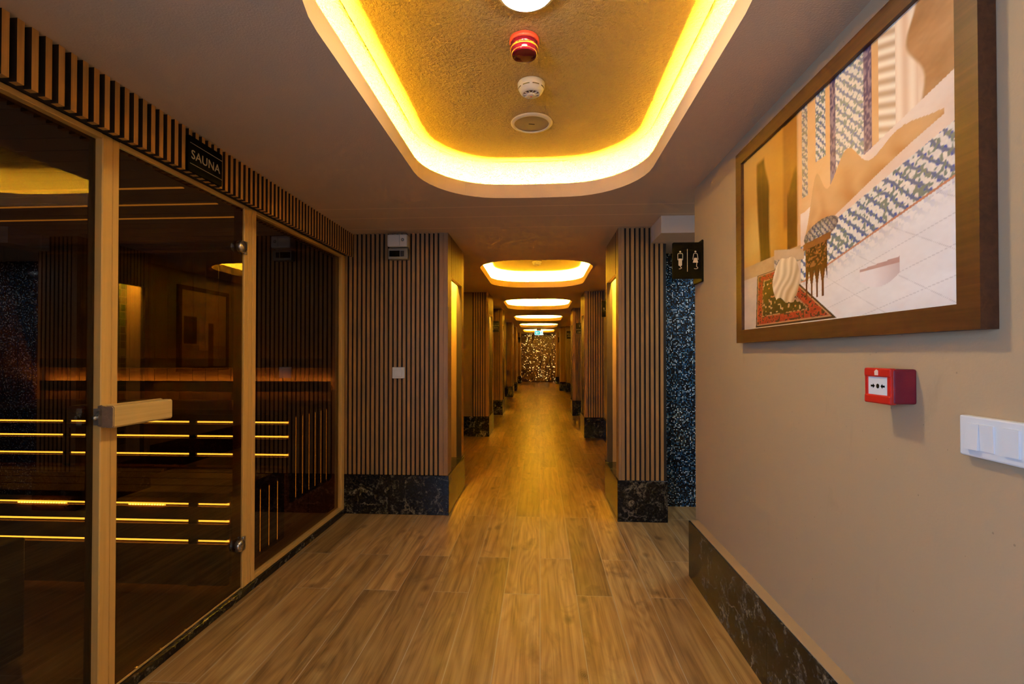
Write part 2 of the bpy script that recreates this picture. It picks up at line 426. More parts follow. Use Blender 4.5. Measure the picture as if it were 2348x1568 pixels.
for y0, y1, fn in holes:
    bm = bmesh.new(); a = [bm.verts.new((x, y, LIP-.014)) for x, y in fn(.0255)]; b = [bm.verts.new((x, y, LIP-.004)) for x, y in fn(.0195)]
    n = len(a)
    for i in range(n): bm.faces.new([a[i], a[(i+1) % n], b[(i+1) % n], b[i]])
    obj('cove_led_strip', bm, M_LED if y0 > 4 or y0 < 0 else M_LED1, ceil)
# ------------------------------------------------------------------ setting: walls
def wall(name, x0, x1, y0, y1, z0=0, z1=H+.3, m=M_WALL):
    bm = bmesh.new(); box(bm, x0, x1, y0, y1, z0, z1); return struct(name, bm, m)
wall('wall_right', .93, 1.05, -3.4, 2.95)
bm = bmesh.new()
box(bm, .884, .93, -3.4, 2.908, 0, .326, 1)
y = 2.908
for L in (.315, .66, .66, .66, .66, .66, .66, .66, .66, .66):
    box(bm, .875, .884, max(y-L+.0015, -3.4), y, 0, .322, 0); y -= L
    if y < -3.3: break
struct('baseboard_right', bm, [M_MARB, M_WALL])
wall('wall_washroom', 2.40, 2.5, 2.95, 4.3)
wall('wall_washroom', 1.05, 2.5, 2.83, 2.95)
bm = bmesh.new(); box(bm, .985, 2.45, 4.215, 4.3, 0, H+.3); struct('wall_mosaic', bm, M_MOSA)
bm = bmesh.new(); box(bm, .868, 2.45, 3.5, 4.3, 2.171, H+.1); struct('trim_1', bm, M_CEIL)
# lobby behind the camera
wall('wall_back', -2.2, -.9, -3.42, -3.3); wall('wall_back', .9, 2.45, -3.42, -3.3); wall('wall_back', -.9, .9, -3.42, -3.3, 2.25, 2.6); wall('wall_back', -.9, .9, -3.42, -3.3, 0, .45)
wall('wall_left', -1.75, -1.6, -3.4, -2.4); wall('wall_left', -1.75, -1.6, -.8, -.6); wall('wall_left', -1.75, -1.6, -2.4, -.8, 0, .7); wall('wall_left', -1.75, -1.6, -2.4, -.8, 2.2, 2.6)
bm = bmesh.new()
for a, b, c, d in ((-2.4, -2.35, .7, 2.2), (-.85, -.8, .7, 2.2), (-2.35, -.85, .7, .75), (-2.35, -.85, 2.15, 2.2)): box(bm, -1.72, -1.66, a, b, c, d)
struct('added_window_1', bm, M_WHITE)  # added window, never in view; its opening is made for the fill light
# bays of the corridor: (side, y0, y1, x)
for s, y0, y1, x in ((-1, 4.70, 7.62, -1.25), (-1, 8.38, 10.39, -1.03), (-1, 11.08, 14.8, -1.03), (-1, 15.5, 17.3, -1.0), (-1, 18.0, 21.76, -1.0), (-1, 22.4, 23.0, -.95)):
    wall('wall_left', x-.1, x, y0, y1)
    bm = bmesh.new(); box(bm, x-.02, x+.03, y0, y1, 0, .32); struct('baseboard_left', bm, M_MARB)
for s, y0, y1, x in ((1, 4.53, 7.6, 1.0), (1, 8.3, 10.34, .95), (1, 11.04, 16.9, 1.14), (1, 18.1, 21.5, .95), (1, 22.2, 23.0, .9)):
    wall('wall_right', x, x+.1, y0, y1)
    bm = bmesh.new(); box(bm, x-.03, x+.02, y0, y1, 0, .32); struct('baseboard_right', bm, M_MARB)
wall('wall_left', -1.3, -1.075, 7.62, 7.8, m=M_BROWN)
bm = bmesh.new(); box(bm, -1.3, -1.075, 7.605, 7.7, 0, .32); struct('baseboard_left', bm, M_MARB)
wall('wall_right', .925, 1.2, 16.9, 17.5, m=M_BROWN)
bm = bmesh.new(); box(bm, .91, 1.2, 16.885, 17.5, 0, .32); struct('baseboard_right', bm, M_MARB)
bm = bmesh.new(); box(bm, .83, 1.2, 12.0, 12.6, 2.2, H+.05); struct('trim_2', bm, M_CEIL)
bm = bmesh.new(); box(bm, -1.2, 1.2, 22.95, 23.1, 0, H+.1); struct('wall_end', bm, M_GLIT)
# ------------------------------------------------------------------ slatted columns
def column(s, xf, xo, y0, y1, niche, label, group, trim=.05, nd=.2):
    t = thing('slatted_column', ((xf+xo)/2, (y0+y1)/2, 0), label, 'column', group)
    zt = 1.955
    bm = bmesh.new(); a = xf+s*.02; c = xf+s*nd; HT = H+.02
    if niche:
        n0, n1 = niche
        box(bm, c, xo, y0+.02, y1, .0, HT); box(bm, a, c, y0+.02, n0, 0, HT); box(bm, a, c, n1+.012, y1, 0, HT)
        box(bm, a, xf+s*.04, n0, n1+.012, zt, HT); box(bm, xf+s*.04, c, n0, n1+.012, zt+.085, HT); box(bm, a, c, n0, n1+.012, 0, .30)
    else:
        box(bm, a, xo, y0+.02, y1, 0, HT)
    sub('core', bm, M_BACK if not niche else [M_BACK], t)
    bm = bmesh.new()                                   # slats on the end face
    x = xf+s*(trim+.014); k = 0
    while s*(xo-x) > .024:
        box(bm, x, x+s*.0235, y0, y0+.022, .32, HT-.02); x += s*.0375
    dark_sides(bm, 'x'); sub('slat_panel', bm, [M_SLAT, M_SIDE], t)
    bm = bmesh.new()                                   # corner posts
    w = trim/2
    box(bm, xf, xf+s*(w-.0015), y0-.004, y0+.045, .32, HT-.02); box(bm, xf+s*w, xf+s*trim, y0-.002, y0+.03, .32, HT-.02)
    sub('corner_trim', bm, M_TRIM, t)
    bm = bmesh.new()                                   # face towards the corridor
    if niche:
        y = y0+.045
        while y < n0-.03: box(bm, xf, xf+s*.045, y+.002, min(y+.036, n0), .30, HT-.02); y += .0375
        box(bm, xf, xf+s*.045, n1, y1-.03, .30, HT-.02); box(bm, xf, xf+s*.045, y1-.028, y1, .30, HT-.02)
        y = n0
        while y < n1-.01: box(bm, xf, xf+s*.02, y+.004, min(y+.0335, n1), zt, HT-.02); y += .0375
    else:
        y = y0+.045
        while y < y1-.01: box(bm, xf, xf+s*.02, y+.004, min(y+.0335, y1), .30, HT-.02); y += .0375
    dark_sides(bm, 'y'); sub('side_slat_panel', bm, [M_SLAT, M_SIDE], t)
    bm = bmesh.new()
    bbox(bm, xf-s*.012, xo, y0-.014, y1, 0, .32, .003, 1)
    sub('marble_plinth', bm, M_MARB, t)
    if niche:
        bm = bmesh.new(); box(bm, c-s*.006, c, n0, n1+.012, .32, zt+.085); pn = sub('niche_tiles', bm, M_NTILE, t)
        bm = bmesh.new(); box(bm, xf+s*.05, c-s*.008, n1+.004, n1+.012, .32, zt+.085); box(bm, xf+s*.05, c-s*.008, n0, n0+.008, .32, zt+.085)
        sub('niche_lining', bm, M_TRIM, t)
        bm = bmesh.new(); box(bm, xf+s*.042, xf+s*.058, n0+.03, n1-.03, zt+.068, zt+.078); sub('niche_light', bm, M_NICHE, t)
    return t
G = 'slatted columns along the corridor'
column(-1, -.748, -1.72, 3.885, 4.70, (4.05, 4.575), 'wide slatted wooden column with light switch beside the sauna glass', G, .072)
column(1, .614, .988, 3.816, 4.53, (3.955, 4.46), 'slatted wooden column on black marble plinth beside the blue mosaic wall', G, .047)
column(-1, -.815, -1.075, 7.62, 8.38, (7.80, 8.24), 'second slatted column on the left, next to a plain brown wall strip', G)
column(1, .70, 1.02, 7.60, 8.30, (7.76, 8.16), 'second slatted column on the right, in front of the shower sign column', G)
column(-1, -.815, -1.03, 10.39, 11.08, (10.55, 10.95), 'third slatted column on the left, behind the black bath sign', G, nd=.15)
column(1, .70, .95, 10.34, 11.04, (10.5, 10.9), 'third slatted column on the right, behind the black shower sign', G, .065, nd=.15)
column(-1, -.84, -1.03, 14.8, 15.5, (14.95, 15.35), 'fourth slatted column on the left, past the corridor wall painting', G, nd=.12)
column(-1, -.845, -1.0, 17.3, 18.0, None, 'fifth and narrow slatted column on the left of the corridor', G)
column(-1, -.87, -1.0, 21.76, 22.4, None, 'last slatted column on the left, beside the glittering end wall', G)
column(1, .72, .925, 17.39, 18.1, None, 'slatted column on the right beside the brown relax sign wall', G)
column(1, .716, .95, 21.5, 22.2, None, 'last slatted column on the right, beside the glittering end wall', G)
# ------------------------------------------------------------------ slatted fascia above the sauna glass
t = thing('slat_fascia', (-1.57, 1.6, 2.2), 'band of vertical wooden slats above the sauna glass front', 'slat panel')
bm = bmesh.new(); y = 1.285-.041*47
while y < 3.87:
    box(bm, -1.566, -1.54, y, y+.0205, 2.105, H+.001); y += .041
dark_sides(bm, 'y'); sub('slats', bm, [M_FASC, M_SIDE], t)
bm = bmesh.new(); box(bm, -1.66, -1.566, -.6, 3.88, 2.1145, H+.002); sub('backing_board', bm, M_BACK, t)
# ------------------------------------------------------------------ sauna glass front
t = thing('sauna_glass_front', (-1.63, 1.8, 0), 'fixed bronze glass panels in pine posts along the left side', 'glass partition')
bm = bmesh.new()
bbox(bm, -1.66, -1.60, 1.670, 1.7135, .04, 2.112, .003, 1); sub('post', bm, M_PINE, t)
bm = bmesh.new(); bbox(bm, -1.66, -1.603, 1.7165, 1.744, .04, 2.112, .002, 1); sub('post', bm, M_PINE, t)
bm = bmesh.new(); bbox(bm, -1.66, -1.60, 2.520, 2.5585, .04, 2.112, .002, 1); bbox(bm, -1.66, -1.602, 2.5605, 2.5970, .04, 2.112, .002, 1); bbox(bm, -1.66, -1.60, 2.599, 2.630, .04, 2.112, .002, 1)
sub('post', bm, M_PINE, t)
bm = bmesh.new(); bbox(bm, -1.66, -1.60, 3.815, 3.868, .04, 2.112, .002, 1); sub('post', bm, M_PINE, t)
bm = bmesh.new(); bbox(bm, -1.66, -1.60, -.6, -.55, .04, 2.112, .002, 1); sub('post', bm, M_PINE, t)
for a, b in ((-.55, 1.670), (1.744, 2.520), (2.630, 3.815)):
    bm = bmesh.new(); bbox(bm, -1.65, -1.60, a, b, 2.092, 2.112, .002, 1); sub('top_rail', bm, M_PINEY, t)
for a, b in ((-.55, 1.670), (2.630, 3.815)):
    bm = bmesh.new(); bbox(bm, -1.65, -1.60, a, b, .04, .066, .002, 1); sub('bottom_rail', bm, M_PINEY, t)
    bm = bmesh.new(); box(bm, -1.636, -1.628, a, b, .066, 2.092); sub('glass_pane', bm, M_GLASS, t)
bm = bmesh.new(); bbox(bm, -1.65, -1.606, 1.744, 2.520, .04, .05, .002, 1); sub('threshold', bm, M_PINEY, t)
bm = bmesh.new(); bbox(bm, -1.66, -1.585, -.6, 3.872, 0, .04, .003, 1); struct('trim_3', bm, M_MARB)
# sauna door
t = thing('sauna_door', (-1.61, 2.5, 0), 'frameless bronze glass sauna door with pine handle and round hinges', 'door')
bm = bmesh.new(); box(bm, -1.614, -1.606, 1.750, 2.512, .052, 2.088); pane = sub('glass_pane', bm, M_GLASS, t)
prof = [(-1.604, 1.040), (-1.590, 1.036), (-1.578, 1.038), (-1.570, 1.034), (-1.545, 1.034), (-1.540, 1.040), (-1.540, 1.108), (-1.546, 1.114), (-1.568, 1.114), (-1.576, 1.110), (-1.590, 1.117), (-1.604, 1.113)]
bm = bmesh.new(); prism(bm, prof, lambda p: Vector((p[0], 1.660, p[1])), lambda p: Vector((p[0], 1.941, p[1])))
bmesh.ops.bevel(bm, geom=[e for e in bm.edges if abs(e.verts[0].co.y-e.verts[1].co.y) < .001], offset=.003, segments=2, affect='EDGES')
for f in bm.faces:
    f.normal_update()
    if abs(f.normal.y) > .9: f.material_index = 1
hd = sub('handle', bm, [M_HAND, M_END], t)
bm = bmesh.new(); box(bm, -1.606, -1.585, 1.648, 1.6595, 1.045, 1.105); lathe(bm, [(0, 0), (.007, 0), (.007, .012), (0, .012)], Matrix.Translation((-1.595, 1.636, 1.072)) @ Matrix.Rotation(-PI/2, 4, 'X'), 16)
sub('handle_catch', bm, M_STEEL, t)
for z in (1.877, .285):
    bm = bmesh.new(); MX = Matrix.Translation((-1.604, 2.482, z)) @ Matrix.Rotation(PI/2, 4, 'Y')
    lathe(bm, [(0, 0), (.031, 0), (.031, .020), (.028, .026), (0, .026)], MX, 32)
    box(bm, -1.604, -1.580, 2.482, 2.507, z-.030, z+.030)
    bbox(bm, -1.600, -1.588, 2.508, 2.530, z-.036, z+.036, .003, 2)
    lathe(bm, [(0, -.02), (.006, -.02), (.006, 0)], Matrix.Translation((-1.604, 2.475, z)) @ Matrix.Rotation(PI/2, 4, 'Y'), 12)
    sub('hinge', bm, M_STEEL, t)
# ------------------------------------------------------------------ sauna interior
SX0, SX1, SY0, SY1 = -4.2, -1.67, -.2, 3.84
def planks_y(bm, y, z0, z1, x0, x1, w=.11, d=.02):
    x = x1
    while x > x0: box(bm, x-w+.006, x, y, y+d, z0, z1); x -= w
bm = bmesh.new(); planks_y(bm, SY1, 0, 2.3, SX0, SX1); box(bm, SX0, SX1, SY1+.018, SY1+.03, 0, 2.3)
struct('wall_sauna_far', bm, M_SAUN)
bm = bmesh.new(); planks_y(bm, SY0-.02, 0, 2.3, SX0, SX1); struct('wall_sauna_near', bm, M_SAUN)
bm = bmesh.new(); y = SY0
while y < SY1: box(bm, SX0-.02, SX0, y, y+.104, 0, 2.3); y += .11
box(bm, SX0-.05, SX0-.018, SY0, SY1, 0, 2.3); struct('wall_sauna_left', bm, M_SAUN)
bm = bmesh.new(); y = SY0
while y < SY1: box(bm, SX0, SX1, y, y+.104, 2.15, 2.17); y += .11
box(bm, SX0, SX1, SY0, SY1, 2.17, 2.19); struct('ceiling_sauna', bm, M_SAUNX)
bm = bmesh.new(); box(bm, SX0, SX1, SY0-.1, SY1, -.05, 0); struct('floor_sauna', bm, M_FLOOR)
def bench(name, label, y0, y1, z1, boards, gaps, seat_n, x1, endg, battens):
    """boards: z intervals of the front boards; gaps: z of the lit slits between them"""
    t = thing(name, (-2.9, (y0+y1)/2, 0), label, 'bench', 'sauna benches')
    bm = bmesh.new(); w = (y1-y0)/seat_n
    for k in range(seat_n): bbox(bm, SX0+.02, x1, y0+k*w+.004, y0+(k+1)*w-.004, z1-.028, z1, .003, 1)
    sub('seat_boards', bm, M_SAUNX, t)
    bm = bmesh.new()
    for a, b in boards: bbox(bm, SX0+.02, x1, y0, y0+.025, a, b, .003, 1)
    sub('front_boards', bm, M_SAUNX, t)
    bm = bmesh.new()
    for z in gaps: box(bm, SX0+.02, x1-.004, y0+.022, y0+.026, z-.0048, z+.0048)
    sub('led_slits', bm, M_SLED, t)
    bm = bmesh.new(); y = y0+.03
    ys = []
    while y < y1-.02: box(bm, x1-.025, x1, y, min(y+.085, y1), endg[0], endg[1]); ys.append(y-.005); y += .095
    sub('end_boards', bm, M_SAUN, t)
    bm = bmesh.new()
    for y in ys[1:]: box(bm, x1-.006, x1-.002, y-.002, y+.002, endg[0]+.02, endg[1]-.03)
    sub('end_slits', bm, M_SDIM, t)
    for x in battens:
        bm = bmesh.new(); box(bm, x, x+.05, y0+.012, y0+.0215, .05, z1-.03); sub('support_batten', bm, M_BACK, t)
    return t
bench('upper_sauna_bench', 'upper wooden sauna bench with three lit slits, against the far wall', 3.11, 3.80, .93,
      [(.858, .90), (.763, .834), (.642, .739), (.56, .618)], (.846, .751, .630), 5, -1.675, (.30, .90), (-3.26, -2.36))
bench('lower_sauna_bench', 'lower wooden sauna bench with lit slits, in front of the upper one', 2.50, 3.08, .555,
      [(.50, .53), (.41, .48), (.303, .386), (.06, .279)], (.490, .398, .291), 4, -1.675, (.10, .52), (-3.4, -2.46, -1.90))
for x0, n, lab in ((-2.86, 18, 'row of tiny sparkling lights in the bench slit, left of the pine post'), (-2.22, 13, 'row of tiny sparkling lights in the bench slit, behind the sauna door')):
    bm = bmesh.new()
    for k in range(n): box(bm, x0+.0155*k, x0+.0155*k+.006, 2.494, 2.499, .488, .493)
    box(bm, x0-.01, x0+.0155*n, 2.498, 2.4995, .486, .495, 1)
    tag(obj('light_chain', bm, [M_SDOT, M_SLED]), lab, 'lights', 'sparkling lights on the lower bench')
t = thing('sauna_rail', (-2.9, 3.8, 1.1), 'long wooden lean-back rail with a glowing band on the far sauna wall', 'rail')
bm = bmesh.new(); bbox(bm, SX0+.05, SX1-.01, 3.77, 3.795, 1.19, 1.27, .004, 2); sub('upper_board', bm, M_SAUNX, t)
bm = bmesh.new(); bbox(bm, SX0+.05, SX1-.01, 3.77, 3.795, 1.00, 1.085, .004, 2); sub('lower_board', bm, M_SAUNX, t)
bm = bmesh.new(); box(bm, SX0+.05, SX1-.02, 3.800, 3.808, 1.078, 1.083); sub('led_strip', bm, glow('backrest_led', (1, .98, .28), 42), t)
for k, (y, lab) in enumerate(((2.34, 'thin streak of leaked light put in as glow on the sauna ceiling, nearest the door handle'), (2.60, 'thin streak of leaked light put in as glow on the sauna ceiling, middle of the three'), (2.86, 'thin streak of leaked light put in as glow on the sauna ceiling, farthest of the three'))):
    bm = bmesh.new(); box(bm, SX0+.1, -1.81, y-.008, y+.008, 2.1465, 2.151)
    tag(obj('ceiling_light_streak', bm, glow('leaked_light_glow', (1, .70, .16), .9)), lab, 'light', 'streaks of leaked light on the sauna ceiling')  # light leaking onto the planks, put in as thin glowing strips
t = thing('sauna_heater', (-2.35, 1.75, 0), 'dark boxy sauna heater low behind the nearest glass panel', 'heater')
bm = bmesh.new(); bbox(bm, -2.75, -2.2, 1.55, 1.95, .02, .52, .008, 2); sub('casing', bm, plain('heater_steel', (.10, .11, .07), .4), t)
bm = bmesh.new()
for k in range(60):
    c = Vector((random.uniform(-2.70, -2.25), random.uniform(1.59, 1.91), random.uniform(.50, .545))); r = random.uniform(.025, .042)
    q = bmesh.ops.create_icosphere(bm, subdivisions=1, radius=r, matrix=Matrix.Translation(c))
    for v in q['verts']: v.co += Vector((random.uniform(-.3, .3), random.uniform(-.3, .3), random.uniform(-.3, .3)))*r*.5
st = sub('stones', bm, plain('grey_stone', (.12, .11, .10), .8), t); st['kind'] = 'stuff'
# ------------------------------------------------------------------ signs
def sign(name, label, o, right, up, w, h, lines, group='black and gold signs', rules=None, th=.008, cat='sign', extra=None, rad=.008):
    """o: centre of the front face; right, up: unit vectors seen from the front"""
    o, right, up = Vector(o), Vector(right), Vector(up); nrm = right.cross(up)
    t = thing(name, o, label, cat, group)
    P = lambda x, y, z=0.0: o+right*x+up*y+nrm*z
    bm = bmesh.new()
    pts = []
    for cx, cy, a0 in ((w/2-rad, h/2-rad, 0), (-w/2+rad, h/2-rad, 90), (-w/2+rad, -h/2+rad, 180), (w/2-rad, -h/2+rad, 270)):
        for i in range(5): a = math.radians(a0+22.5*i); pts.append((cx+rad*math.cos(a), cy+rad*math.sin(a)))
    prism(bm, pts, lambda p: P(p[0], p[1], -th), lambda p: P(p[0], p[1], 0)); sub('plate', bm, M_BLACK, t)
    for body, size, dx, dy in lines:
        bm = bmesh.new(); text_bm(bm, body, size, lambda c, dx=dx, dy=dy: P(c.x+dx, c.y+dy, .001+c.z), .0015, 1.06)
        sub('lettering', bm, M_GOLD, t)
    if rules:
        for x0, x1, y in rules:
            bm = bmesh.new(); prism(bm, [(x0, y-.0012), (x1, y-.0012), (x1, y+.0012), (x0, y+.0012)], lambda p: P(p[0], p[1], 0), lambda p: P(p[0], p[1], .001))
            sub('ruled_line', bm, M_GOLD, t)
    if extra: extra(t, P)
    return t
sign('door_sign', 'black sign with gold SAUNA lettering on the slats above the door', (-1.529, 2.117, 2.184), (0, 1, 0), (0, 0, 1), .224, .155,
     [('SAUNA', .056, .0, -.003)], rules=[(-.101, .112, .047), (-.101, .112, -.044)], th=.012)
def figure_parts(P, cx, cy, k, dress):
    """a pictogram: head, outlined shoulders and arms, trousers or skirt, a curl for feet"""
    bm = bmesh.new()
    poly = lambda pts, d=.001: prism(bm, pts, lambda p: P(cx+p[0]*k, cy+p[1]*k, 0), lambda p: P(cx+p[0]*k, cy+p[1]*k, d))
    poly([(.09*math.cos(2*PI*i/20), .80+.09*math.sin(2*PI*i/20)) for i in range(20)])
    def stroke(pts, w=.05):
        for (ax, ay), (bx, by) in zip(pts, pts[1:]):
            d = math.hypot(bx-ax, by-ay) or 1e-6; nx, ny = -(by-ay)/d*w/2, (bx-ax)/d*w/2
            poly([(ax+nx, ay+ny), (bx+nx, by+ny), (bx-nx, by-ny), (ax-nx, ay-ny)])
    if dress:
        stroke([(-.27, -.02), (-.18, .55), (-.12, .62), (.12, .62), (.18, .55), (.27, -.02)])
        poly([(-.13, .16), (.15, .16), (.26, -.32), (-.26, -.32)])
        stroke([(.14, -.32), (.10, -.72), (.20, -.78), (.24, -.86), (.16, -.94), (-.02, -.96), (-.14, -.92)], .055)
    else:
        stroke([(-.22, -.06), (-.24, .05), (-.25, .52), (-.20, .62), (.20, .62), (.25, .52), (.24, .05), (.22, -.06)])
        poly([(-.17, .10), (.17, .10), (.17, -.58), (.12, -.64), (.01, -.64), (.01, -.05), (-.01, -.05), (-.01, -.64), (-.12, -.64), (-.17, -.58)])
        stroke([(.0, -.64), (.02, -.76), (.13, -.80), (.12, -.88), (.0, -.94), (-.13, -.95)], .05)
    return bm
def wc_extra(t, P):
    sub('figure', figure_parts(P, -.040, .006, .056, False), M_GOLD, t)
    sub('figure', figure_parts(P, .045, .006, .056, True), M_GOLD, t)
    bm = bmesh.new(); prism(bm, [(-.0012, -.063), (.0012, -.063), (.0012, .066), (-.0012, .066)], lambda p: P(p[0], p[1], 0), lambda p: P(p[0], p[1], .001)); sub('divider', bm, M_GOLD, t)
    bm = bmesh.new(); bbox(bm, .918, .930, 2.79, 2.945, 1.715, 1.955, .004, 1); bbox(bm, .885, .92, 2.797, 2.805, 1.76, 1.92, .002, 1); sub('bracket', bm, M_BLACK, t)
sign('washroom_sign', 'black flag sign with gold man and woman figures on the right wall edge', (.838, 2.79, 1.835), (1, 0, 0), (0, 0, 1), .166, .208, [], extra=wc_extra)
sign('bath_sign', 'black sign reading TURKISH BATH on the third left column', (-.945, 10.33, 1.905), (1, 0, 0), (0, 0, 1), .127, .235,
     [('TURKISH', .032, 0, .022), ('BATH', .032, 0, -.03)], rules=[(-.06, .06, .062), (-.06, .06, -.062)])
def shower_extra(t, P): sub('figure', figure_parts(P, .0, .058, .045, False), M_GOLD, t)
sign('shower_sign', 'black sign reading SHOWER CABIN with a small figure, third right column', (.84, 10.28, 1.860), (1, 0, 0), (0, 0, 1), .138, .222,
     [('SHOWER', .034, 0, -.030), ('CABIN', .034, .008, -.082)], extra=shower_extra)
sign('relax_sign', 'black sign reading RELAX AREA on the brown wall strip far right', (1.022, 16.87, 1.99), (1, 0, 0), (0, 0, 1), .178, .265,
     [('RELAX', .050, 0, .025), ('AREA', .050, 0, -.045)], rules=[(-.085, .085, .075), (-.085, .085, -.085)])
sign('corridor_sign', 'black sign starting with S, half hidden behind the near right column', (.943, 7.0, 1.96), (1, 0, 0), (0, 0, 1), .105, .235,
     [('S', .038, -.022, .0)], rules=[(-.028, .05, -.028)])
sign('corridor_sign', 'small dark sign by the last column on the left', (-.915, 21.3, 1.95), (1, 0, 0), (0, 0, 1), .10, .235, [])
sign('corridor_sign', 'small dark sign by the last column on the right', (.86, 21.3, 1.95), (1, 0, 0), (0, 0, 1), .10, .235, [])
# exit sign
t = thing('exit_sign', (-.04, 18.2, 2.13), 'glowing green and white exit sign with arrow hanging from the ceiling', 'sign')
bm = bmesh.new(); bbox(bm, -.197, .115, 18.2, 18.225, 2.04, 2.20, .006, 2); sub('panel', bm, glow('exit_white', (.62, .95, 1), .95), t)
bm = bmesh.new(); box(bm, -.185, .0, 18.195, 18.2, 2.06, 2.18); sub('green_field', bm, glow('exit_green', (.0, .33, .27), .9), t)
bm = bmesh.new()
prism(bm, [(-.165, 2.12), (-.115, 2.165), (-.115, 2.135), (-.035, 2.135), (-.035, 2.105), (-.115, 2.105), (-.115, 2.075)], lambda p: Vector((p[0], 18.19, p[1])), lambda p: Vector((p[0], 18.194, p[1])))
sub('arrow', bm, glow('exit_white', (.62, .95, 1), 1.1), t)
bm = bmesh.new()
for pl in ([(.045, 2.165), (.06, 2.165), (.06, 2.18), (.045, 2.18)], [(.03, 2.12), (.05, 2.115), (.065, 2.16), (.045, 2.16)], [(.03, 2.12), (.045, 2.12), (.02, 2.07), (.008, 2.07)], [(.045, 2.12), (.06, 2.12), (.085, 2.075), (.072, 2.07)], [(.06, 2.15), (.09, 2.13), (.088, 2.122), (.058, 2.14)]):
    prism(bm, pl, lambda p: Vector((p[0], 18.19, p[1])), lambda p: Vector((p[0], 18.196, p[1])))
sub('running_figure', bm, glow('exit_green', (.0, .33, .27), .9), t)
bm = bmesh.new(); bbox(bm, -.13, .05, 18.18, 18.245, 2.20, H+.001, .01, 2); sub('mount', bm, M_WHITE, t)
# ------------------------------------------------------------------ devices on the wide column
t = thing('alarm_box', (-1.145, 3.86, 2.22), 'cream plastic wall box with round lock high on the wide column', 'wall box')
bm = bmesh.new(); bbox(bm, -1.226, -1.063, 3.80, 3.887, 2.168, 2.268, .012, 4); sub('casing', bm, M_CREAM, t)
bm = bmesh.new(); box(bm, -1.126, -1.124, 3.7985, 3.801, 2.175, 2.262); sub('cover_seam', bm, M_GREY, t)
bm = bmesh.new(); lathe(bm, [(.004, .003), (.009, .003), (.013, 0)], Matrix.Translation((-1.10, 3.80, 2.222)) @ Matrix.Rotation(PI/2, 4, 'X'), 24); sub('lock', bm, M_GREY, t)
t = thing('control_panel', (-1.145, 3.86, 2.12), 'grey sauna control unit with dark display under the cream box', 'control panel')
bm = bmesh.new(); bbox(bm, -1.226, -1.066, 3.825, 3.887, 2.072, 2.160, .005, 2); sub('casing', bm, M_GREY, t)
bm = bmesh.new(); bbox(bm, -1.216, -1.130, 3.822, 3.826, 2.092, 2.140, .002, 1); sub('display', bm, M_BLACK, t)
bm = bmesh.new(); bbox(bm, -1.124, -1.094, 3.822, 3.826, 2.094, 2.138, .002, 1); sub('keypad', bm, M_DARK, t)
t = thing('light_switch', (-1.152, 3.86, 1.15), 'single white light switch on the slats of the wide column', 'light switch', 'light switches')
bm = bmesh.new(); bbox(bm, -1.203, -1.102, 3.868, 3.886, 1.106, 1.198, .004, 2); sub('plate', bm, M_WHITE, t)
bm = bmesh.new(); bbox(bm, -1.184, -1.121, 3.8635, 3.872, 1.121, 1.181, .003, 2); sub('rocker', bm, M_WHITE, t)
# ------------------------------------------------------------------ devices on the right wall
t = thing('light_switch', (.92, 1.03, 1.127), 'white double light switch low on the right wall near the picture edge', 'light switch', 'light switches')
bm = bmesh.new(); bbox(bm, .912, .931, .952, 1.107, 1.084, 1.170, .004, 2); sub('plate', bm, M_WHITE, t)
for a, b, tilt in ((1.056, 1.086, .004), (1.0245, 1.0545, -.002), (.972, 1.004, .0), (1.004, 1.0, .0)):
    if b < a: continue
    bm = bmesh.new()
    prism(bm, [(.913, 1.1005), (.908-tilt, 1.1005), (.908, 1.155), (.913, 1.155)], lambda p: Vector((p[0], a, p[1])), lambda p: Vector((p[0], b, p[1])))
    sub('rocker', bm, M_WHITE, t)
t = thing('fire_call_point', (.9, 1.294, 1.22), 'red fire alarm call point box on the wall below the painting', 'call point')
bm = bmesh.new()
pr = []
for i in range(13): a = i/12; pr.append((.872-.006*math.sin(PI*a), 1.176+.089*a))
bbox(bm, .873, .931, 1.246, 1.342, 1.176, 1.264, .006, 3); sub('housing', bm, M_REDSHADE, t)
bm = bmesh.new()
bbox(bm, .866, .884, 1.248, 1.344, 1.2425, 1.2655, .004, 2); bbox(bm, .866, .884, 1.248, 1.344, 1.174, 1.197, .004, 2)
bbox(bm, .868, .884, 1.248, 1.262, 1.19, 1.25, .003, 2); bbox(bm, .868, .884, 1.332, 1.344, 1.19, 1.25, .003, 2)
sub('front_cover', bm, M_RED, t)
bm = bmesh.new(); bbox(bm, .8705, .876, 1.258, 1.336, 1.193, 1.2455, .001, 1); ins = sub('break_plate', bm, M_WHITE, t)
bm = bmesh.new()
PX = .8695
def yz(p): return Vector((PX, p[0], p[1]))
def yz1(p): return Vector((PX+.0015, p[0], p[1]))
c0, z0 = 1.297, 1.219
prism(bm, [(c0+.005*math.cos(2*PI*i/16), z0+.006*math.sin(2*PI*i/16)) for i in range(16)], yz, yz1)
for sgn in (1, -1):
    prism(bm, [(c0+sgn*.011, z0), (c0+sgn*.017, z0+.0055), (c0+sgn*.017, z0+.0025), (c0+sgn*.025, z0+.0025), (c0+sgn*.025, z0-.0025), (c0+sgn*.017, z0-.0025), (c0+sgn*.017, z0-.0055)], yz, yz1)
sub('arrow_symbol', bm, M_BLACK, t)
bm = bmesh.new(); PX = .865
prism(bm, [(1.301, 1.247), (1.289, 1.247), (1.289, 1.259), (1.295, 1.262), (1.302, 1.257)], yz, yz1); sub('flame_symbol', bm, plain('pale_print', (.8, .55, .45), .5), t)
